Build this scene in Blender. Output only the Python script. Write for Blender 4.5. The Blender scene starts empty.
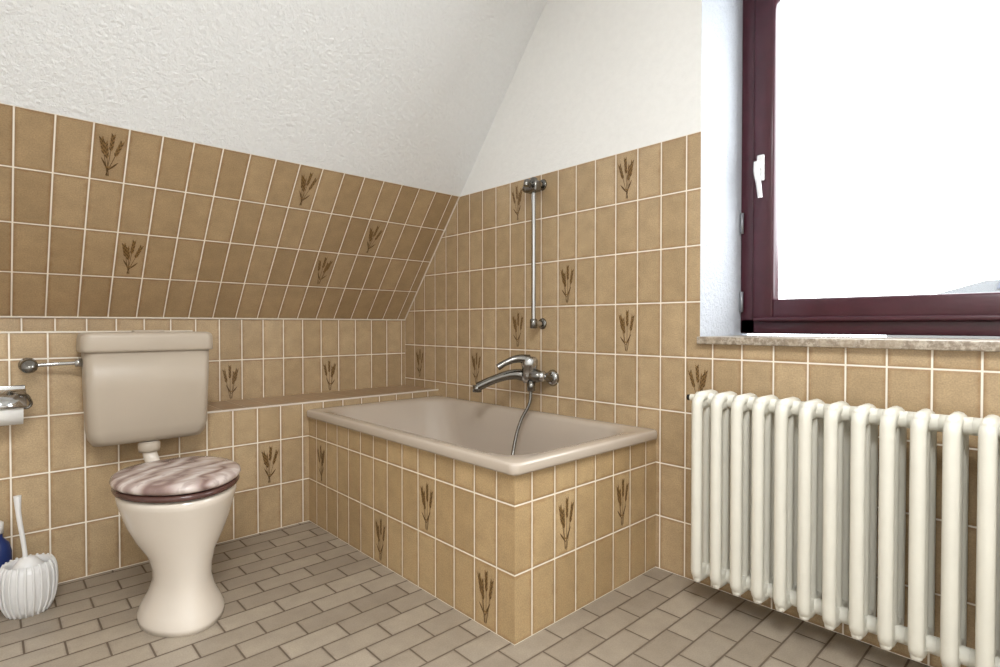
import bpy, bmesh, math, random
from mathutils import Vector, Matrix
random.seed(4)
scene = bpy.context.scene
CAM = Vector((-1.867, -2.852, 0.929))

# ------------------------------------------------------------------ materials
def srgb(r, g, b):
    def f(c):
        c /= 255.0
        return c / 12.92 if c <= 0.04045 else ((c + 0.055) / 1.055) ** 2.4
    return (f(r), f(g), f(b), 1.0)

class NT:
    def __init__(s, name):
        s.mat = bpy.data.materials.new(name)
        s.mat.use_nodes = True
        s.t = s.mat.node_tree
        s.b = s.t.nodes["Principled BSDF"]
    def n(s, typ, **kw):
        nd = s.t.nodes.new(typ)
        for k, v in kw.items():
            setattr(nd, k, v)
        return nd
    def l(s, a, b):
        s.t.links.new(a, b)
    def m(s, op, a, b=None, c=None):
        nd = s.n("ShaderNodeMath", operation=op)
        for i, v in enumerate((a, b, c)):
            if v is None: continue
            if isinstance(v, (int, float)): nd.inputs[i].default_value = v
            else: s.l(v, nd.inputs[i])
        return nd.outputs[0]
    def mix(s, fac, a, b, blend='MIX'):
        nd = s.n("ShaderNodeMix", data_type='RGBA', blend_type=blend)
        for sock, v in ((nd.inputs[0], fac), (nd.inputs[6], a), (nd.inputs[7], b)):
            if isinstance(v, (int, float)): sock.default_value = v
            elif isinstance(v, tuple): sock.default_value = v
            else: s.l(v, sock)
        return nd.outputs[2]
    def ramp(s, x, lo, hi, a=0.0, b=1.0, smooth=True):
        nd = s.n("ShaderNodeMapRange", interpolation_type='SMOOTHSTEP' if smooth else 'LINEAR')
        s.l(x, nd.inputs[0])
        nd.inputs[1].default_value = lo; nd.inputs[2].default_value = hi
        nd.inputs[3].default_value = a; nd.inputs[4].default_value = b
        return nd.outputs[0]
    def noise(s, vec, scale, detail=3.0, rough=0.5, dist=0.0):
        nd = s.n("ShaderNodeTexNoise")
        if vec is not None: s.l(vec, nd.inputs["Vector"])
        nd.inputs["Scale"].default_value = scale
        nd.inputs["Detail"].default_value = detail
        nd.inputs["Roughness"].default_value = rough
        nd.inputs["Distortion"].default_value = dist
        return nd.outputs[0]
    def bump(s, h, strength, dist):
        nd = s.n("ShaderNodeBump")
        nd.inputs["Strength"].default_value = strength
        nd.inputs["Distance"].default_value = dist
        s.l(h, nd.inputs["Height"])
        s.l(nd.outputs[0], s.b.inputs["Normal"])

def simple(name, col, rough=0.5, metal=0.0, bump=0.0, bscale=40, var=0.06, coat=0.0):
    t = NT(name)
    tc = t.n("ShaderNodeTexCoord")
    nz = t.noise(tc.outputs["Object"], bscale, 4)
    f = t.ramp(nz, 0.3, 0.7, 1 - var, 1.0, False)
    c = t.mix(1.0, col, f, 'MULTIPLY')
    t.l(c, t.b.inputs["Base Color"])
    t.b.inputs["Roughness"].default_value = rough
    t.b.inputs["Metallic"].default_value = metal
    t.b.inputs["Coat Weight"].default_value = coat
    if bump > 0: t.bump(nz, bump, 0.01)
    return t.mat

def tile_mat(name, base, light, edge, grout, pw, ph, g=0.0025, running=False, rough=0.33, edge_w=0.015, edge_a=0.6, speck=0.22, stain=0.0):
    t = NT(name)
    uv = t.n("ShaderNodeUVMap")
    sp = t.n("ShaderNodeSeparateXYZ"); t.l(uv.outputs[0], sp.inputs[0])
    u = t.m('DIVIDE', sp.outputs[0], pw); v = t.m('DIVIDE', sp.outputs[1], ph)
    fv = t.m('FLOOR', v)
    if running:
        par = t.m('MODULO', t.m('ABSOLUTE', fv), 2.0)
        u = t.m('ADD', u, t.m('MULTIPLY', par, 0.5))
    fu = t.m('FLOOR', u)
    ru = t.m('SUBTRACT', u, fu); rv = t.m('SUBTRACT', v, fv)
    du = t.m('MULTIPLY', t.m('MINIMUM', ru, t.m('SUBTRACT', 1.0, ru)), pw)
    dv = t.m('MULTIPLY', t.m('MINIMUM', rv, t.m('SUBTRACT', 1.0, rv)), ph)
    d = t.m('MINIMUM', du, dv)
    cb = t.n("ShaderNodeCombineXYZ"); t.l(fu, cb.inputs[0]); t.l(fv, cb.inputs[1])
    wn = t.n("ShaderNodeTexWhiteNoise", noise_dimensions='3D'); t.l(cb.outputs[0], wn.inputs[0])
    col = t.mix(wn.outputs[0], base, light)
    n1 = t.noise(uv.outputs[0], 14, 5, 0.6)
    n2 = t.noise(uv.outputs[0], 230, 3, 0.6)
    n3 = t.noise(uv.outputs[0], 34, 4, 0.6)
    col = t.mix(1.0, col, t.ramp(n1, 0.3, 0.7, 0.88, 1.08, False), 'MULTIPLY')
    col = t.mix(1.0, col, t.ramp(n2, 0.3, 0.7, 1 - speck, 1.0 + speck * 0.5, False), 'MULTIPLY')
    dn = t.m('ADD', d, t.m('MULTIPLY', t.m('SUBTRACT', n3, 0.5), 0.022))
    e = t.ramp(dn, 0.001, edge_w, edge_a, 0.0)
    col = t.mix(e, col, edge)
    if stain > 0:
        st = t.m('MULTIPLY', t.ramp(n1, 0.52, 0.68), t.ramp(sp.outputs[1], 0.16, 0.24, stain, 0.0))
        col = t.mix(st, col, srgb(120, 76, 36))
    gm = t.ramp(d, g * 0.75, g * 1.2, 1.0, 0.0)
    col = t.mix(gm, col, grout)
    t.l(col, t.b.inputs["Base Color"])
    t.l(t.ramp(gm, 0, 1, rough, 0.85, False), t.b.inputs["Roughness"])
    h = t.m('ADD', t.ramp(d, g * 0.6, g * 2.4), t.m('MULTIPLY', n1, 0.10))
    t.bump(h, 0.4, 0.002)
    return t.mat

PW, PH = 0.1025, 0.2025
SL = math.hypot(0.534, 0.66)
PHS = SL / 4
M_tile = tile_mat("wall_tile_ochre", srgb(177, 151, 115), srgb(194, 168, 132), srgb(146, 112, 74), srgb(240, 231, 217), PW, PH)
M_tile_t = tile_mat("tub_tile_ochre", srgb(180, 151, 110), srgb(197, 168, 126), srgb(148, 112, 70), srgb(238, 228, 210), PW, PH, stain=0.15)
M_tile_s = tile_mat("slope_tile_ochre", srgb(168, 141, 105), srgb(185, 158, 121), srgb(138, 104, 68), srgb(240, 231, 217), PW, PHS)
M_floor = tile_mat("floor_tile_taupe", srgb(150, 137, 121), srgb(170, 157, 140), srgb(122, 108, 92), srgb(98, 84, 70), 0.18, 0.09, g=0.0026, running=True, rough=0.4, speck=0.15, edge_w=0.01, edge_a=0.45)
M_ledge = tile_mat("ledge_tile", srgb(168, 138, 104), srgb(184, 154, 120), srgb(140, 108, 74), srgb(224, 210, 190), 0.1025, 0.5)

def plaster(name, col, scale, strength):
    t = NT(name)
    tc = t.n("ShaderNodeTexCoord")
    a = t.noise(tc.outputs["Object"], scale, 5, 0.6)
    b = t.noise(tc.outputs["Object"], scale * 3.5, 3, 0.6)
    c = t.mix(1.0, col, t.ramp(a, 0.25, 0.75, 0.95, 1.0, False), 'MULTIPLY')
    t.l(c, t.b.inputs["Base Color"]); t.b.inputs["Roughness"].default_value = 0.9
    t.bump(t.m('ADD', a, t.m('MULTIPLY', b, 0.4)), strength, 0.010)
    return t.mat
M_plaster = plaster("rough_plaster_white", srgb(242, 242, 241), 62, 0.85)
M_smooth = plaster("plaster_white", srgb(243, 242, 239), 34, 0.28)
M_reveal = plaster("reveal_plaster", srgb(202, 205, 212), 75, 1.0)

M_chrome = simple("chrome", srgb(190, 190, 190), 0.12, 1.0, var=0.03)
M_chrome_d = simple("chrome_dark_reflections", srgb(134, 131, 126), 0.2, 1.0, var=0.15)  # chrome with dark reflections put into the base colour
M_tub = simple("enamel_bahama_beige", srgb(190, 176, 161), 0.18, 0, var=0.03, bscale=5, coat=0.3)
M_ceram = simple("ceramic_beige", srgb(220, 209, 196), 0.14, 0, var=0.03, bscale=6, coat=0.3)
M_cist = simple("cistern_plastic_beige", srgb(180, 166, 149), 0.38, 0, var=0.04, bscale=6)
M_rad = simple("radiator_cream_paint", srgb(226, 222, 209), 0.35, 0, var=0.05, bscale=12)
M_frame = simple("window_mahogany_paint", srgb(72, 32, 42), 0.3, 0, var=0.25, bscale=18)
M_white = simple("white_plastic", srgb(230, 228, 226), 0.35, 0, var=0.02)
M_black = simple("black_rubber", srgb(24, 22, 22), 0.4, 0)
M_blue = simple("blue_plastic", srgb(28, 48, 104), 0.4, 0)
M_paper = simple("toilet_paper_white", srgb(240, 238, 234), 0.9, 0, bump=0.1)
M_silic = simple("sealant_grey", srgb(222, 212, 196), 0.6, 0)
M_wheat = simple("wheat_print_brown", srgb(102, 74, 40), 0.4, 0, var=0.3, bscale=120)
M_wheat2 = simple("wheat_print_gold", srgb(144, 110, 64), 0.4, 0, var=0.3, bscale=120)
M_hinge = simple("hinge_grey", srgb(150, 152, 156), 0.4, 0.6)

def stone():
    t = NT("sill_stone")
    tc = t.n("ShaderNodeTexCoord")
    a = t.noise(tc.outputs["Object"], 60, 6, 0.7); b = t.noise(tc.outputs["Object"], 9, 4, 0.6, 1.5)
    c = t.mix(t.ramp(a, 0.4, 0.62), srgb(136, 122, 106), srgb(190, 178, 162))
    c = t.mix(t.ramp(b, 0.5, 0.6, 0, 0.5), c, srgb(166, 150, 130))
    t.l(c, t.b.inputs["Base Color"]); t.b.inputs["Roughness"].default_value = 0.3
    return t.mat
M_stone = stone()
def marble():
    t = NT("seat_marbled_pink")
    tc = t.n("ShaderNodeTexCoord")
    mp = t.n("ShaderNodeMapping"); t.l(tc.outputs["Object"], mp.inputs[0])
    mp.inputs["Rotation"].default_value = (0, 0, 0.5)
    mp.inputs["Scale"].default_value = (1.0, 1.8, 1)
    a = t.noise(mp.outputs[0], 9, 3, 0.5, 2.4)
    w = t.n("ShaderNodeTexWave"); t.l(mp.outputs[0], w.inputs[0])
    w.inputs["Scale"].default_value = 2.6; w.inputs["Distortion"].default_value = 16; w.inputs["Detail"].default_value = 3
    w.inputs["Detail Scale"].default_value = 1.0
    cr = t.n("ShaderNodeValToRGB"); t.l(w.outputs[1], cr.inputs[0])
    e = cr.color_ramp.elements
    e[0].position = 0.0; e[0].color = srgb(128, 104, 98)
    e[1].position = 1.0; e[1].color = srgb(210, 198, 192)
    x = e.new(0.2); x.color = srgb(160, 138, 131)
    x = e.new(0.6); x.color = srgb(188, 171, 164)
    c = t.mix(t.ramp(a, 0.45, 0.62, 0, 0.7), cr.outputs[0], srgb(168, 150, 144))
    t.l(c, t.b.inputs["Base Color"]); t.b.inputs["Roughness"].default_value = 0.15
    return t.mat
M_marble = marble()
M_marble_d = simple("seat_edge_brown", srgb(96, 66, 60), 0.2, 0, var=0.4, bscale=20)

def glass():
    m = bpy.data.materials.new("window_glass"); m.use_nodes = True
    t = m.node_tree; t.nodes.clear()
    o = t.nodes.new("ShaderNodeOutputMaterial"); mx = t.nodes.new("ShaderNodeMixShader")
    a = t.nodes.new("ShaderNodeBsdfTransparent"); g = t.nodes.new("ShaderNodeBsdfGlossy")
    g.inputs["Roughness"].default_value = 0.02
    mx.inputs[0].default_value = 0.05
    t.links.new(a.outputs[0], mx.inputs[1]); t.links.new(g.outputs[0], mx.inputs[2]); t.links.new(mx.outputs[0], o.inputs[0])
    return m
M_glass = glass()

# ------------------------------------------------------------------ mesh helpers
def link(ob):
    scene.collection.objects.link(ob); return ob

def mesh_obj(name, verts, faces, mats, fmat=None, uvs=None, smooth=False, fix=True):
    me = bpy.data.meshes.new(name)
    me.from_pydata([tuple(v) for v in verts], [], faces)
    if not isinstance(mats, (list, tuple)): mats = [mats]
    for m in mats: me.materials.append(m)
    if fmat:
        for p, i in zip(me.polygons, fmat): p.material_index = i
    if uvs:
        lay = me.uv_layers.new(name="UVMap")
        k = 0
        for fuv in uvs:
            for c in fuv:
                lay.data[k].uv = c; k += 1
    if smooth:
        for p in me.polygons: p.use_smooth = True
    if fix and not uvs:
        bm = bmesh.new(); bm.from_mesh(me); bmesh.ops.recalc_face_normals(bm, faces=bm.faces); bm.to_mesh(me); bm.free()
    me.update()
    return link(bpy.data.objects.new(name, me))

class Quads:
    """quads with metric UVs"""
    def __init__(s, mats): s.v = []; s.f = []; s.uv = []; s.fm = []; s.mats = mats
    def poly(s, surf, pts, mi, off=0.0):
        O, U, V = surf[:3]
        b = len(s.v)
        for (a, c) in pts: s.v.append(O + U * a + V * c)
        s.f.append(list(range(b, b + len(pts)))); s.uv.append([(a + off, c) for a, c in pts]); s.fm.append(mi)
    def rect(s, surf, u0, u1, v0, v1, mi, off=0.0):
        s.poly(surf, [(u0, v0), (u1, v0), (u1, v1), (u0, v1)], mi, off)
    def make(s, name):
        return mesh_obj(name, s.v, s.f, s.mats, s.fm, s.uv)

def box(name, lo, hi, mat, bev=0.0, seg=3):
    bm = bmesh.new()
    bmesh.ops.create_cube(bm, size=1)
    for v in bm.verts:
        for i in range(3):
            v.co[i] = lo[i] + (v.co[i] + 0.5) * (hi[i] - lo[i])
    if bev > 0:
        bmesh.ops.bevel(bm, geom=list(bm.edges), offset=bev, segments=seg, affect='EDGES', profile=0.5)
    me = bpy.data.meshes.new(name); bm.to_mesh(me); bm.free(); me.materials.append(mat)
    if bev > 0:
        for p in me.polygons: p.use_smooth = True
    return link(bpy.data.objects.new(name, me))

def loft(name, loops, mat, cap0=True, cap1=True, smooth=True):
    n = len(loops[0]); v = []; f = []
    for lp in loops: v += lp
    for i in range(len(loops) - 1):
        for j in range(n):
            k = (j + 1) % n
            f.append([i * n + j, i * n + k, (i + 1) * n + k, (i + 1) * n + j])
    if cap0: f.append(list(range(n))[::-1])
    if cap1: f.append([(len(loops) - 1) * n + j for j in range(n)])
    return mesh_obj(name, v, f, mat, smooth=smooth)

def rrect(cx, cy, hx, hy, r, z, n=8):
    pts = []
    r = min(r, hx * 0.999, hy * 0.999)
    for (sx, sy, a0) in ((1, 1, 0), (-1, 1, 90), (-1, -1, 180), (1, -1, 270)):
        for i in range(n):
            a = math.radians(a0 + 90 * i / (n - 1))
            pts.append(Vector((cx + sx * (hx - r) + r * math.cos(a), cy + sy * (hy - r) + r * math.sin(a), z)))
    return pts

def egg(cx, cy, hw, hl, z, n=48, front=0.12, p=2.0):
    pts = []
    for i in range(n):
        a = 2 * math.pi * i / n
        c, s = math.cos(a), math.sin(a)
        w = hw * (1 - front * max(0, -s) ** 1.5)
        q = 2.0 if s < 0 else 2.4
        x = math.copysign(abs(c) ** (2 / q), c) * w; y = math.copysign(abs(s) ** (2 / q), s) * hl
        pts.append(Vector((cx + x, cy + y, z)))
    return pts

def lathe(name, prof, mat, loc=(0, 0, 0), axis='Z', n=28):
    loops = []
    for (r, h) in prof:
        lp = []
        for i in range(n):
            a = 2 * math.pi * i / n
            x, y, z = r * math.cos(a), r * math.sin(a), h
            if axis == 'X': x, y, z = z, x, y
            if axis == 'Y': x, y, z = y, z, x
            lp.append(Vector((x + loc[0], y + loc[1], z + loc[2])))
        loops.append(lp)
    return loft(name, loops, mat)

def tube(name, pts, r, mat, cyclic=False, radii=None, poly=False, res=5):
    cu = bpy.data.curves.new(name, 'CURVE'); cu.dimensions = '3D'
    cu.bevel_depth = r; cu.bevel_resolution = res; cu.use_fill_caps = True; cu.resolution_u = 10
    if poly:
        sp = cu.splines.new('POLY'); sp.points.add(len(pts) - 1)
        for i, p in enumerate(pts):
            sp.points[i].co = (*p, 1); sp.points[i].radius = radii[i] if radii else 1
    else:
        sp = cu.splines.new('BEZIER'); sp.bezier_points.add(len(pts) - 1)
        for i, p in enumerate(pts):
            b = sp.bezier_points[i]; b.co = p; b.handle_left_type = b.handle_right_type = 'AUTO'
            b.radius = radii[i] if radii else 1
    sp.use_cyclic_u = cyclic
    tmp = link(bpy.data.objects.new(name, cu))
    dg = bpy.context.evaluated_depsgraph_get()
    me = bpy.data.meshes.new_from_object(tmp.evaluated_get(dg))
    bpy.data.objects.remove(tmp)
    me.materials.clear(); me.materials.append(mat)
    for p in me.polygons: p.use_smooth = True
    return link(bpy.data.objects.new(name, me))

def group(name, parts):
    bpy.ops.object.select_all(action='DESELECT')
    for p in parts: p.select_set(True)
    bpy.context.view_layer.objects.active = parts[0]
    if len(parts) > 1: bpy.ops.object.join()
    o = bpy.context.view_layer.objects.active
    o.name = name; o.data.name = name
    bpy.ops.object.origin_set(type='ORIGIN_GEOMETRY', center='BOUNDS')
    return o

def V3(*a): return Vector(a)
# ------------------------------------------------------------------ surfaces
X, Y, Z = V3(1, 0, 0), V3(0, 1, 0), V3(0, 0, 1)
SV = V3(0, -0.534, 0.66) / SL
# origin, U, V, normal, row pitch, u offset of tile grid
SURF = {
 'right': (V3(0, 0, 0), -Y, Z, -X, PH, 0.0),
 'back': (V3(0, 0, 0.96 - 5 * PH), -X, Z, -Y, PH, -0.026),
 'slope': (V3(0, 0, 0.96), -X, SV, V3(0, -0.66, -0.534) / SL, PHS, 0.047),
 'pre': (V3(-0.758, -0.335, 0), -X, Z, -Y, PH, -0.030),
 'tublong': (V3(-0.758, -0.335, 0), -Y, Z, -X, PH, 0.020),
 'tubshort': (V3(-0.758, -1.725, 0), X, Z, -Y, PH, 0.030),
}
XL, YF, ZC = -3.0, -4.2, 2.55
WY0, WY1, WZ0, WZ1, WD = -1.90, -3.30, 0.88, 2.30, 0.35
TT = 1.62

q = Quads([M_tile])
S = SURF['back']
q.rect(S, 0, -XL, 0.0525, 0.96 - S[0].z, 0, S[5])
q.make("wall_back")
sl_top = (ZC - 0.96) / 0.66 * SL
q = Quads([M_tile_s, M_plaster]); S = SURF['slope']
q.rect(S, 0, -XL, 0, SL, 0, S[5])
q.rect(S, 0, -XL, SL, sl_top, 1)
q.make("wall_slope")
ysl = -(ZC - 0.96) / 0.66 * 0.534
mesh_obj("ceiling", [(0, ysl, ZC), (XL, ysl, ZC), (XL, YF, ZC), (0, YF, ZC)], [[0, 1, 2, 3]], M_smooth)
S = SURF['right']
def sy(z): return (z - 0.96) / 0.66 * 0.534
q = Quads([M_tile, M_smooth, M_reveal])
q.rect(S, 0, -WY0, 0, 0.96, 0)
q.poly(S, [(0, 0.96), (-WY0, 0.96), (-WY0, TT), (sy(TT), TT)], 0)
q.poly(S, [(sy(TT), TT), (-WY0, TT), (-WY0, ZC), (sy(ZC), ZC)], 1)
q.rect(S, -WY0, -WY1, 0, WZ0, 0)
q.rect(S, -WY0, -WY1, WZ1, ZC, 1)
q.rect(S, -WY1, -YF, 0, TT, 0)
q.rect(S, -WY1, -YF, TT, ZC, 1)
q.make("wall_right")
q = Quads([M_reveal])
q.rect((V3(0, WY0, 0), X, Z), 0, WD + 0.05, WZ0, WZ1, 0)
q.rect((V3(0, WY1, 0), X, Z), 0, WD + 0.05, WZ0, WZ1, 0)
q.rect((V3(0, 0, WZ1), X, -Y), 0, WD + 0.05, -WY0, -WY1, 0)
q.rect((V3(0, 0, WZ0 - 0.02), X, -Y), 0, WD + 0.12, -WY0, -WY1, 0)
q.make("window_reveal")  # plastered reveal of the window opening
q = Quads([M_smooth])
q.rect((V3(XL, 0, 0), -Y, Z), 0, -YF, 0, ZC, 0)
q.make("wall_left")
q = Quads([M_smooth])
q.rect((V3(0, YF, 0), -X, Z), 0, -XL, 0, ZC, 0)
q.make("wall_front")
q = Quads([M_floor])
q.rect((V3(0, 0, 0), -X, -Y), 0, -XL, 0, -YF, 0)
q.make("floor")
LZ, BZ, BX = 0.562, 0.904, -1.25
q = Quads([M_tile, M_ledge])
P = SURF['pre']
q.rect(P, -0.758, -BX - 0.758, 0, LZ, 0, P[5])
q.rect(P, -BX - 0.758, -XL - 0.758, 0, BZ, 0, P[5])
q.rect((V3(0, 0, LZ), -X, -Y), 0, -BX, 0, 0.335, 1)
q.rect((V3(0, 0, BZ), -X, -Y), -BX, -XL, 0, 0.335, 1)
q.rect((V3(BX, 0, 0), -Y, Z), 0, 0.335, LZ, BZ, 0)
pre = q.make("wall_back_ledge")
box("trim_1", (XL, -0.340, BZ - 0.003), (BX, -0.330, BZ + 0.003), M_silic)
box("trim_2", (BX, -0.340, LZ - 0.003), (0, -0.331, LZ + 0.004), M_silic)
t3 = tube("trim_3", [V3(XL, 0, 0.96) + V3(0, -0.004, 0), V3(0, -0.004, 0.96)], 0.004, M_silic, poly=True)
t4 = tube("trim_4", [V3(-0.003, 0, 0.96), V3(-0.003, -sy(TT), TT)], 0.004, M_silic, poly=True)

q = Quads([M_tile_t])
q.rect(SURF['tublong'], 0, 1.39, 0, 0.505, 0, SURF['tublong'][5])
q.rect(SURF['tubshort'], 0, 0.757, 0, 0.505, 0, SURF['tubshort'][5])
surround = q.make("tiled_surround")

cx, cy = -0.389, -1.04
hx, hy = 0.388, 0.703
RZ = 0.532
def rr(ix, iy0, iy1, r, z):
    return rrect(cx, cy + (iy1 - iy0) / 2, hx - ix, hy - (iy0 + iy1) / 2, r, z, 10)
loops = [rr(0.012, .012, .012, .02, RZ - 0.036), rr(0.002, .002, .002, .025, RZ - 0.034), rr(0, 0, 0, .028, RZ - 0.028), rr(0, 0, 0, .028, RZ - 0.008),
         rr(0.003, .003, .003, .028, RZ - 0.002), rr(0.010, .010, .010, .03, RZ),
         rr(0.052, .06, .06, .12, RZ - 0.002), rr(0.060, .072, .07, .13, RZ - 0.008), rr(0.066, .085, .078, .14, RZ - 0.02),
         rr(0.078, .12, .09, .15, RZ - 0.10), rr(0.092, .17, .105, .16, RZ - 0.20), rr(0.110, .23, .125, .17, RZ - 0.31),
         rr(0.135, .29, .155, .17, RZ - 0.37), rr(0.175, .35, .20, .15, RZ - 0.395), rr(0.25, .45, .30, .10, RZ - 0.40)]
tub = loft("tub_shell", loops, M_tub, cap0=False)
drain = lathe("drain", [(0.0, 0.003), (0.03, 0.003), (0.032, 0.0)], M_chrome, loc=(cx, -1.45, RZ - 0.40))
ovf = lathe("overflow", [(0.0, 0.01), (0.028, 0.008), (0.032, 0.0)], M_chrome, loc=(cx, -1.645, RZ - 0.09), axis='Y')
group("bathtub", [surround, tub, drain, ovf])

# ------------------------------------------------------------------ wheat decor
def leafpts(a, b, w, n=5):
    d = (b - a); L = d.length; d.normalize(); p = Vector((-d.y, d.x))
    l = []; r = []
    for i in range(n + 1):
        t = i / n; ww = w * math.sin(math.pi * min(1, t * 0.92 + 0.04)) 
        l.append(a + d * L * t + p * ww); r.append(a + d * L * t - p * ww)
    return l + r[::-1]
def wheat(surf, cu, cv, V, F, FM, rnd):
    O, U, Vv, N = surf[:4]
    def add(pts, mi, lift):
        b = len(V)
        for p in pts: V.append(O + U * (cu + p.x) + Vv * (cv + 0.006 + p.y * 1.15) + N * lift)
        F.append(list(range(b, b + len(pts)))); FM.append(mi)
    fl = rnd.choice((-1, 1))
    for (bx, by, tx, ty) in ((0.0, -0.08, -0.026 * fl, 0.035), (0.004, -0.082, 0.006 * fl, 0.058), (0.006, -0.078, 0.030 * fl, 0.030), (-0.003, -0.08, -0.012 * fl, 0.015)):
        a = Vector((bx, by)); b = Vector((tx, ty)); d = (b - a).normalized(); p = Vector((-d.y, d.x))
        add([a + p * .0011, a - p * .0011, b - p * .0008, b + p * .0008], 0, 0.0008)
        for i in range(7):
            base = a + (b - a) * 0.62 + d * 0.0075 * i
            for sgn in (-1, 1):
                tip = base + d * 0.013 + p * sgn * 0.0062
                add(leafpts(base, tip, 0.0022), (i + (sgn > 0)) % 2, 0.001 + 0.0001 * i)
                add([base, base + p * 0.0006, tip + d * 0.018 + p * sgn * 0.003], 0, 0.0009)
    for (sx, sy2) in ((-0.028, -0.03), (0.024, -0.02)):
        a = Vector((0, -0.06)); b = Vector((sx, sy2)); add(leafpts(a, b, 0.0028), 0, 0.0011)
    add([Vector((-.008, -.05)), Vector((.01, -.053)), Vector((.01, -.049)), Vector((-.008, -.046))], 1, 0.0012)

# (column, row) of every decorated tile on each tiled surface
cells = {'slope': [(15,3),(14,1),(8,3),(6,1),(4,2)], 'back': [(9,3),(4,3)], 'pre': [(1,1)],
 'right': [(9,7),(15,7),(12,5),(15,4),(9,4),(6,3),(1,3),(18,3)], 'tublong': [(1,1),(6,0),(9,1),(12,0)], 'tubshort': [(2,1),(5,1)]}
V, F, FM = [], [], []
rnd = random.Random(2)
for k, cl in cells.items():
    for (i, j) in cl:
        wheat(SURF[k], (i + .5) * PW - SURF[k][5], (j + .5) * SURF[k][4], V, F, FM, rnd)
mesh_obj("wheat_tile_decor", V, F, [M_wheat, M_wheat2], FM, fix=False)

# ------------------------------------------------------------------ window
parts = []
fx0, fx1 = WD - 0.02, WD + 0.06
def fr(y0, y1, z0, z1, x0, x1, b=0.006): parts.append(box("f", (x0, min(y0, y1), z0), (x1, max(y0, y1), z1), M_frame, b, 2))
a0, a1, b0, b1 = WY0, WY1, WZ0 + 0.015, WZ1
FWD = 0.06; SW = 0.08
fr(a0, a0 - FWD, b0, b1, fx0, fx1); fr(a1, a1 + FWD, b0, b1, fx0, fx1); fr(a0, a1, b0, b0 + FWD, fx0, fx1); fr(a0, a1, b1 - FWD, b1, fx0, fx1)
s0, s1 = a0 - FWD + 0.008, a1 + FWD - 0.008; c0, c1 = b0 + FWD - 0.008, b1 - FWD + 0.008
sx0, sx1 = fx0 - 0.018, fx0 + 0.045
fr(s0, s0 - SW, c0, c1, sx0, sx1, 0.01); fr(s1, s1 + SW, c0, c1, sx0, sx1, 0.01); fr(s0 - SW+.005, s1 + SW-.005, c0, c0 + SW, sx0+.0005, sx1, 0.01); fr(s0 - SW+.005, s1 + SW-.005, c1 - SW, c1, sx0+.0005, sx1, 0.01)
parts.append(box("g", (fx0 + 0.01, s1 + SW - 0.01, c0 + SW - 0.01), (fx0 + 0.014, s0 - SW + 0.01, c1 - SW + 0.01), M_glass))
parts.append(box("wb", (sx0 - 0.012, s1 + 0.01, c0 - 0.004), (sx0 + 0.004, s0 - 0.01, c0 + 0.012), M_frame, 0.005, 2))
for z in (1.02, 1.33):
    parts.append(lathe("h", [(0.007, -0.04), (0.007, 0.04)], M_hinge, loc=(fx0 - 0.012, a0 - 0.010, z), n=14))
hy_ = s0 - SW * 0.42
group("window_1", parts)
hp = [box("p", (sx0 - 0.012, hy_ - 0.014, 1.48), (sx0 - 0.0005, hy_ + 0.014, 1.58), M_white, 0.005),
      lathe("n", [(0.012, 0), (0.011, -0.03)], M_white, loc=(sx0 - 0.01, hy_, 1.535), axis='X'),
      tube("l", [V3(sx0 - 0.042, hy_, 1.545), V3(sx0 - 0.046, hy_, 1.51), V3(sx0 - 0.044, hy_ - 0.008, 1.46), V3(sx0 - 0.04, hy_ - 0.012, 1.41)], 0.010, M_white, radii=[1.1, 1, .9, .8])]
group("window_handle", hp)
box("window_sill", (-0.025, WY1, WZ0 - 0.018), (WD - 0.01, WY0 + 0.0, WZ0 + 0.008), M_stone, 0.003)

# neighbouring house seen through the window
v = [(9, -.2, 1.10), (9, -9, 1.10), (13, -9, 1.10), (13, -.2, 1.10), (11, -1.6, 1.72), (11, -8, 1.72),
     (9.3, -.5, -4), (9.3, -8.7, -4), (12.7, -8.7, -4), (12.7, -.5, -4), (9.3, -.5, 1.14), (9.3, -8.7, 1.14), (12.7, -8.7, 1.14), (12.7, -.5, 1.14)]
M_roof = simple("roof_tiles_grey", srgb(66, 67, 69), 0.95)
M_pv = simple("roof_panel_blue", srgb(26, 34, 54), 0.8)
M_rend = simple("render_pale", srgb(74, 72, 70), 0.9)
r1 = mesh_obj("roof", v, [[0, 1, 5, 4], [1, 2, 5], [2, 3, 4, 5], [3, 0, 4], [6, 7, 11, 10], [7, 8, 12, 11], [8, 9, 13, 12], [9, 6, 10, 13]], [M_roof, M_rend], [0, 0, 0, 0, 1, 1, 1, 1])
nn = V3(-0.62, 0, 2.0).normalized()
def rp(y, s): return V3(9 + 2 * s, y, 1.10 + 0.62 * s) + nn * 0.03
r2 = mesh_obj("pv", [rp(-1.8, .65), rp(-5.5, .65), rp(-5.5, .95), rp(-1.8, .95)], [[0, 1, 2, 3]], M_pv)
group("neighbour_house", [r1, r2])

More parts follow.
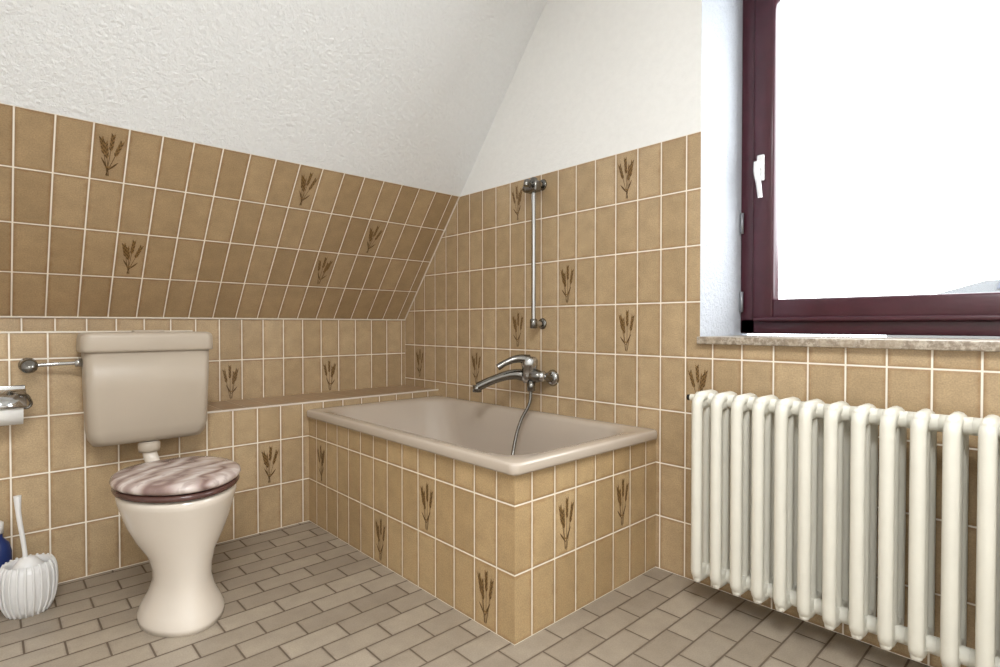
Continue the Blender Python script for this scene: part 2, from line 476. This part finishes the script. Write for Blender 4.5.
# ------------------------------------------------------------------ radiator
def radsection():
    xb, xf, z0, z1, r = -0.058, -0.182, 0.105, 0.695, 0.0175
    P = []
    def arc(cx_, cz_, rad, a0_, a1_, n=6):
        return [V3(cx_ + rad * math.cos(math.radians(a0_ + (a1_ - a0_) * i / (n - 1))), 0, cz_ + rad * math.sin(math.radians(a0_ + (a1_ - a0_) * i / (n - 1)))) for i in range(n)]
    R = 0.028
    loop = arc(xb - R, z1 - R, R, 0, 90) + arc(xf + R, z1 - R, R, 90, 180) + arc(xf + R, z0 + R, R, 180, 270) + arc(xb - R, z0 + R, R, 270, 360)
    P.append(tube("o", loop, r, M_rad, cyclic=True, poly=True, res=4))
    xm = (xb + xf) / 2
    P.append(tube("m", [V3(xm, 0, z0), V3(xm, 0, z1)], r * .8, M_rad, poly=True, res=4))
    for z in (z0 + 0.012, z1 - 0.012):
        P.append(box("hd", (xf - 0.006, -0.014, z - 0.028), (xb + 0.006, 0.014, z + 0.024), M_rad, 0.012))
        P.append(lathe("hub", [(0.022, -0.0322), (0.022, 0.0322)], M_rad, loc=(xm, 0, z), axis='Y', n=18))
    bpy.ops.object.select_all(action='DESELECT')
    for p in P: p.select_set(True)
    bpy.context.view_layer.objects.active = P[0]; bpy.ops.object.join()
    return bpy.context.view_layer.objects.active
sec = radsection()
parts = [sec]
NSEC, PITCH, RY0 = 19, 0.0645, -1.985
for i in range(1, NSEC):
    o = bpy.data.objects.new("s", sec.data.copy()); link(o); o.location.y = RY0 - i * PITCH; parts.append(o)
sec.location.y = RY0
bpy.context.view_layer.update()
xm = -0.12
parts.append(tube("valve", [V3(xm, RY0 + 0.02, 0.683), V3(xm, RY0 + 0.055, 0.683)], 0.012, M_rad, poly=True))
parts.append(tube("vent", [V3(xm, RY0 + 0.05, 0.683), V3(xm, RY0 + 0.066, 0.683)], 0.010, M_black, poly=True))
for yy in (RY0 - 0.15, RY0 - 0.9):
    for zz in (0.16, 0.62):
        parts.append(box("br", (-0.07, yy - 0.008, zz - 0.01), (-0.001, yy + 0.008, zz + 0.01), M_rad))
yb = RY0 - (NSEC - 1) * PITCH
parts.append(tube("feed", [V3(xm, yb - 0.02, 0.117), V3(xm, yb - 0.06, 0.117), V3(xm, yb - 0.075, 0.10), V3(xm, yb - 0.075, 0.0)], 0.010, M_rad))
group("radiator", parts)

# ------------------------------------------------------------------ toilet
TX = -1.415
k = 0.92
spec = [
 (-0.865, .120, .165, 0.0), (-0.865, .120, .165, .018), (-0.865, .108, .150, .045), (-0.87, .090, .128, .085), (-0.875, .080, .112, .13),
 (-0.875, .083, .112, .165), (-0.87, .104, .128, .21), (-0.855, .134, .154, .255), (-0.842, .159, .184, .305), (-0.835, .174, .206, .350), (-0.835, .181, .217, .375),
 (-0.835, .184, .220, .388), (-0.835, .182, .218, .400), (-0.835, .172, .208, .405)]
bowl = loft("bowl", [egg(TX, c, w * (k if z > .2 else 1), l * (k if z > .2 else 1), z) for (c, w, l, z) in spec], M_ceram)
shelf = loft("back_shelf", [rrect(TX, -0.64, w, d, .04, z) for (w, d, z) in ((.07, .06, .24), (.10, .075, .32), (.110, .085, .375), (.112, .088, .395), (.106, .082, .402))], M_ceram)
outlet = tube("outlet", [V3(TX, -0.80, 0.10), V3(TX, -0.70, 0.18), V3(TX, -0.58, 0.20), V3(TX, -0.336, 0.19)], 0.052, M_ceram)
cuff = lathe("cuff", [(0.062, -.02), (0.066, 0), (0.062, 0.02)], M_white, loc=(TX, -0.50, 0.195), axis='Y')
flush = tube("flush", [V3(TX - .01, -0.44, 0.492), V3(TX - .01, -0.44, 0.46), V3(TX, -0.47, 0.405), V3(TX, -0.58, 0.37)], 0.024, M_ceram)
nut = lathe("nut", [(0.034, 0), (0.036, .01), (0.036, .030), (0.03, .036)], M_cist, loc=(TX - .01, -0.44, 0.455))
seat = loft("seat", [egg(TX, -0.835, w * k, l * k, z) for (w, l, z) in ((.178, .214, .407), (.190, .226, .409), (.194, .230, .416), (.190, .226, .425), (.180, .216, .427))], M_marble_d)
lid = loft("lid", [egg(TX, -0.835, w * k, l * k, z) for (w, l, z) in ((.180, .216, .430), (.194, .230, .432), (.199, .235, .440), (.196, .232, .449), (.184, .220, .456), (.15, .18, .461), (.08, .10, .464), (.01, .012, .465))], M_marble)
hng = [lathe("hg", [(0.012, -.02), (0.012, 0.02)], M_chrome, loc=(TX + s * .075, -0.62, 0.425), axis='X', n=16) for s in (-1, 1)]
hng += [lathe("hb", [(0.014, .40), (0.014, 0.425)], M_chrome, loc=(TX + s * .075, -0.62, 0), n=16) for s in (-1, 1)]
group("toilet", [bowl, shelf, outlet, cuff, flush, nut, seat, lid] + hng)
CXc = -1.421; cyc = -0.4155
L = []
for (w, d, r, z, dy) in ((.15, .035, .03, .493, 0.01), (.175, .050, .04, .496, 0.006), (.187, .060, .04, .515, 0.004), (.193, .066, .035, .55, 0), (.197, .068, .03, .70, 0), (.200, .070, .03, .845, 0)):
    L.append(rrect(CXc, cyc + dy, w, d, r, z))
body = loft("cistern_body", L, M_cist)
L = [rrect(CXc, cyc, w, d, r, z) for (w, d, r, z) in ((.200, .070, .03, .832), (.210, .078, .03, .833), (.212, .079, .03, .842), (.211, .079, .03, .885), (.206, .076, .03, .897), (.195, .066, .03, .902), (.10, .03, .02, .904))]
lidc = loft("cistern_lid", L, M_cist)
btn = box("flush_bar", (CXc - 0.05, cyc - 0.03, .902), (CXc + 0.05, cyc + 0.02, .910), M_cist, 0.004)
group("toilet_cistern", [body, lidc, btn])

vz = 0.79; vx = -1.765
pp = [lathe("ros", [(0.0, -0.012), (0.018, -.010), (0.026, 0.0)], M_chrome, loc=(vx, -0.336, vz), axis='Y'),
      tube("stub", [V3(vx, -0.336, vz), V3(vx, -0.385, vz)], .010, M_chrome, poly=True),
      lathe("body", [(0.016, -.022), (0.018, 0), (0.016, .022)], M_chrome, loc=(vx, -0.385, vz), axis='X'),
      lathe("knob", [(0.010, 0), (0.022, -.006), (0.024, -.02), (0.018, -.03), (0.0, -.032)], M_chrome_d, loc=(vx - 0.0, -0.395, vz), axis='Y'),
      tube("pipe", [V3(vx + .015, -0.385, vz), V3(vx + .06, -0.385, vz + .002), V3(CXc - .203, -0.40, vz + 0.005)], .007, M_chrome),
      lathe("nut", [(0.014, -.02), (0.015, 0)], M_chrome, loc=(CXc - .200, -0.40, vz + .005), axis='X')]
group("cistern_shutoff_valve", pp)

hx_, hz_ = -1.842, 0.662
pp = [box("plate", (hx_ - 0.07, -0.345, hz_ - 0.01), (hx_ + 0.07, -0.336, hz_ + 0.06), M_chrome, 0.004)]
v = []; f = []
n = 12
for i in range(n + 1):
    a = math.radians(90 - 15 + 100 * i / n)
    yy = -0.405 + 0.062 * math.cos(a); zz = hz_ - 0.01 + 0.062 * math.sin(a)
    v += [(hx_ - 0.068, yy, zz), (hx_ + 0.068, yy, zz)]
for i in range(n): f.append([2 * i, 2 * i + 1, 2 * i + 3, 2 * i + 2])
cov = mesh_obj("cover", v, f, M_chrome, smooth=True)
sm = cov.modifiers.new("s", 'SOLIDIFY'); sm.thickness = 0.002
dg = bpy.context.evaluated_depsgraph_get(); me = bpy.data.meshes.new_from_object(cov.evaluated_get(dg)); cov.modifiers.clear(); cov.data = me
pp.append(cov)
pp.append(tube("arm", [V3(hx_ + .066, -.345, hz_ + .03), V3(hx_ + .076, -.37, hz_ + .02), V3(hx_ + .076, -.405, hz_ - .01), V3(hx_ + .06, -.405, hz_ - .012), V3(hx_ - .07, -.405, hz_ - .012)], .005, M_chrome_d))
pp.append(lathe("roll", [(0.02, -.06), (0.052, -.06), (0.052, .06), (0.02, .06)], M_paper, loc=(hx_, -.405, hz_ - .014), axis='X'))
group("toilet_paper_holder", pp)

bx, by = -1.778, -0.51
pp = [lathe("cup", [(0.0, 0.0), (0.050, 0.0), (0.060, .02), (0.068, .06), (0.071, .10), (0.068, .135), (0.061, .16), (0.057, .158), (0.062, .13), (0.064, .10), (0.055, .03), (0.0, .02)], M_white, loc=(bx, by, 0)),
      tube("handle", [V3(bx, by, .03), V3(bx - .008, by, .20), V3(bx - .022, by, .33), V3(bx - .024, by, .38)], .008, M_white, radii=[1, .8, .9, 1.3]),
      lathe("head", [(0.0, .03), (0.035, .035), (0.043, .08), (0.04, .15), (0.02, .175), (0, .18)], M_white, loc=(bx, by, 0))]
for i in range(22):
    a = 2 * math.pi * i / 22
    pp.append(tube("rib", [V3(bx + r * .9 * math.cos(a), by + r * .9 * math.sin(a), z) for (r, z) in ((.058, .002), (.072, .03), (.080, .07), (.081, .11), (.076, .145), (.068, .162))], .0035, M_white, res=2))
group("toilet_brush", pp)
gx, gy = -1.850, -0.382
pp = [lathe("bottle", [(0.0, 0), (0.034, 0), (0.037, .01), (0.037, .17), (0.03, .20), (0.014, .22), (0.014, .235)], M_blue, loc=(gx, gy, 0)),
      lathe("cap", [(0.016, .235), (0.017, .27), (0.012, .275)], M_white, loc=(gx, gy, 0))]
group("cleaner_bottle", pp)

# ------------------------------------------------------------------ shower rail
yr = -1.137
pp = [tube("bar", [V3(-0.06, yr, .93), V3(-0.06, yr, 1.59)], .0105, M_chrome, poly=True)]
for z in (0.935, 1.57):
    pp.append(tube("br", [V3(-0.001, yr, z), V3(-0.062, yr, z)], .013, M_chrome, poly=True))
    pp.append(lathe("ro", [(0.0, -.008), (0.022, -.008), (0.026, -.001)], M_chrome_d, loc=(0, yr, z), axis='X'))
    pp.append(lathe("cap", [(0.012, -.022), (0.017, -.018), (0.017, .018), (0.012, .022)], M_chrome_d, loc=(-.06, yr, z)))
pp.append(box("slider", (-.085, yr - .035, 1.525), (-.045, yr + .035, 1.575), M_chrome_d, .008))
pp.append(lathe("sknob", [(0.016, 0), (0.018, .02), (0.012, .03)], M_chrome_d, loc=(-.062, yr + .03, 1.55), axis='Y'))
pp.append(tube("hold", [V3(-.075, yr, 1.55), V3(-.11, yr - .005, 1.565), V3(-.115, yr - .005, 1.545)], .012, M_chrome_d))
group("shower_rail", pp)

ym, zm = -1.125, 0.70
pp = []
for dy in (-.075, .075):
    pp.append(lathe("ro", [(0.0, -.014), (0.024, -.012), (0.038, -.001)], M_chrome, loc=(0, ym + dy, zm - .01), axis='X'))
    pp.append(tube("su", [V3(-.001, ym + dy, zm - .01), V3(-.03, ym + dy, zm - .01), V3(-.06, ym + dy * .95, zm)], .017, M_chrome_d))
    pp.append(lathe("nut", [(0.024, -.014), (0.026, 0), (0.024, .014)], M_chrome, loc=(-.062, ym + dy * .9, zm), axis='Y', n=6))
pp.append(lathe("body", [(0.020, -.07), (0.028, -.05), (0.036, -.02), (0.036, .02), (0.028, .05), (0.020, .07)], M_chrome_d, loc=(-.068, ym, zm), axis='Y'))
pp.append(lathe("cart", [(0.030, -.03), (0.036, 0), (0.034, .035), (0.038, .045), (0.039, .07), (0.030, .085), (0.0, .088)], M_chrome, loc=(-.075, ym, zm)))
pp.append(tube("lever", [V3(-.08, ym, zm + .070), V3(-.12, ym + .02, zm + .078), V3(-.17, ym + .05, zm + .062), V3(-.205, ym + .07, zm + .040)], .014, M_chrome_d, radii=[1.9, 1.3, 1.0, 1.1]))
pp.append(tube("spout", [V3(-.07, ym + .01, zm - .005), V3(-.11, ym + .06, zm + .004), V3(-.17, ym + .13, zm - .020), V3(-.225, ym + .185, zm - .055)], .020, M_chrome_d, radii=[1.4, 1.2, 1.0, 1.05]))
pp.append(lathe("aer", [(0.021, 0), (0.021, -.030)], M_chrome_d, loc=(-.226, ym + .187, zm - .048)))
pp.append(lathe("div", [(0.018, 0), (0.018, -.045), (0.011, -.05)], M_chrome_d, loc=(-.085, ym - .02, zm - .02)))
hose = [V3(-.085, ym - .02, zm - .06), V3(-.095, ym - .02, .58), V3(-.13, ym + .00, .50), V3(-.17, ym, .40), V3(-.22, ym - .03, .28), V3(-.28, ym - .08, .16), V3(-.36, ym - .14, .15), V3(-.46, ym - .10, .155)]
pp.append(tube("hose", hose, .0075, M_chrome_d))
pp.append(tube("handset", [V3(-.46, ym - .10, .155), V3(-.49, ym - .02, .165), V3(-.50, ym + .06, .17)], .014, M_chrome))
group("bath_mixer_tap", pp)

# ------------------------------------------------------------------ unseen ceiling fixture, added for fill light
lp = NT("fill_lamp_diffuser"); lp.b.inputs["Base Color"].default_value = (1, 1, 1, 1)
lp.b.inputs["Emission Color"].default_value = (1, .98, .95, 1); lp.b.inputs["Emission Strength"].default_value = 3
lamp = lathe("shade", [(0.24, 0.0), (0.24, -.03), (0.22, -.06), (0.14, -.085), (0.0, -.095)], lp.mat, loc=(-1.9, -3.0, ZC - 0.001))
group("added_fill_lamp", [lamp])
def area(name, loc, rot, sx, sy_, e, col=(1, 1, 1)):
    l = bpy.data.lights.new(name, 'AREA'); l.shape = 'RECTANGLE'; l.size = sx; l.size_y = sy_; l.energy = e; l.color = col
    o = link(bpy.data.objects.new(name, l)); o.location = loc; o.rotation_euler = rot; return o
area("added_fill_light", (-1.9, -3.0, ZC - 0.12), (0, 0, 0), 0.9, 0.9, 68, (0.95, .98, 1.0))  # soft fill added from overhead behind the camera
po = area("window_portal", (WD + 0.10, (WY0 + WY1) / 2, (WZ0 + WZ1) / 2), (0, math.radians(90), 0), WZ1 - WZ0, WY0 - WY1, 1)
po.data.cycles.is_portal = True

w = bpy.data.worlds.new("World"); scene.world = w; w.use_nodes = True
bg = w.node_tree.nodes["Background"]; bg.inputs[0].default_value = (0.91, 0.97, 1.0, 1); bg.inputs[1].default_value = 8.3

cam = bpy.data.cameras.new("camera"); cam.lens = 19.8; cam.sensor_width = 36; cam.clip_start = 0.02
co = link(bpy.data.objects.new("camera", cam)); co.location = CAM
co.rotation_euler = (math.radians(90 - 0.885), 0, math.radians(-43))
scene.camera = co
scene.view_settings.view_transform = 'Standard'
scene.view_settings.look = 'None'
scene.view_settings.exposure = 0
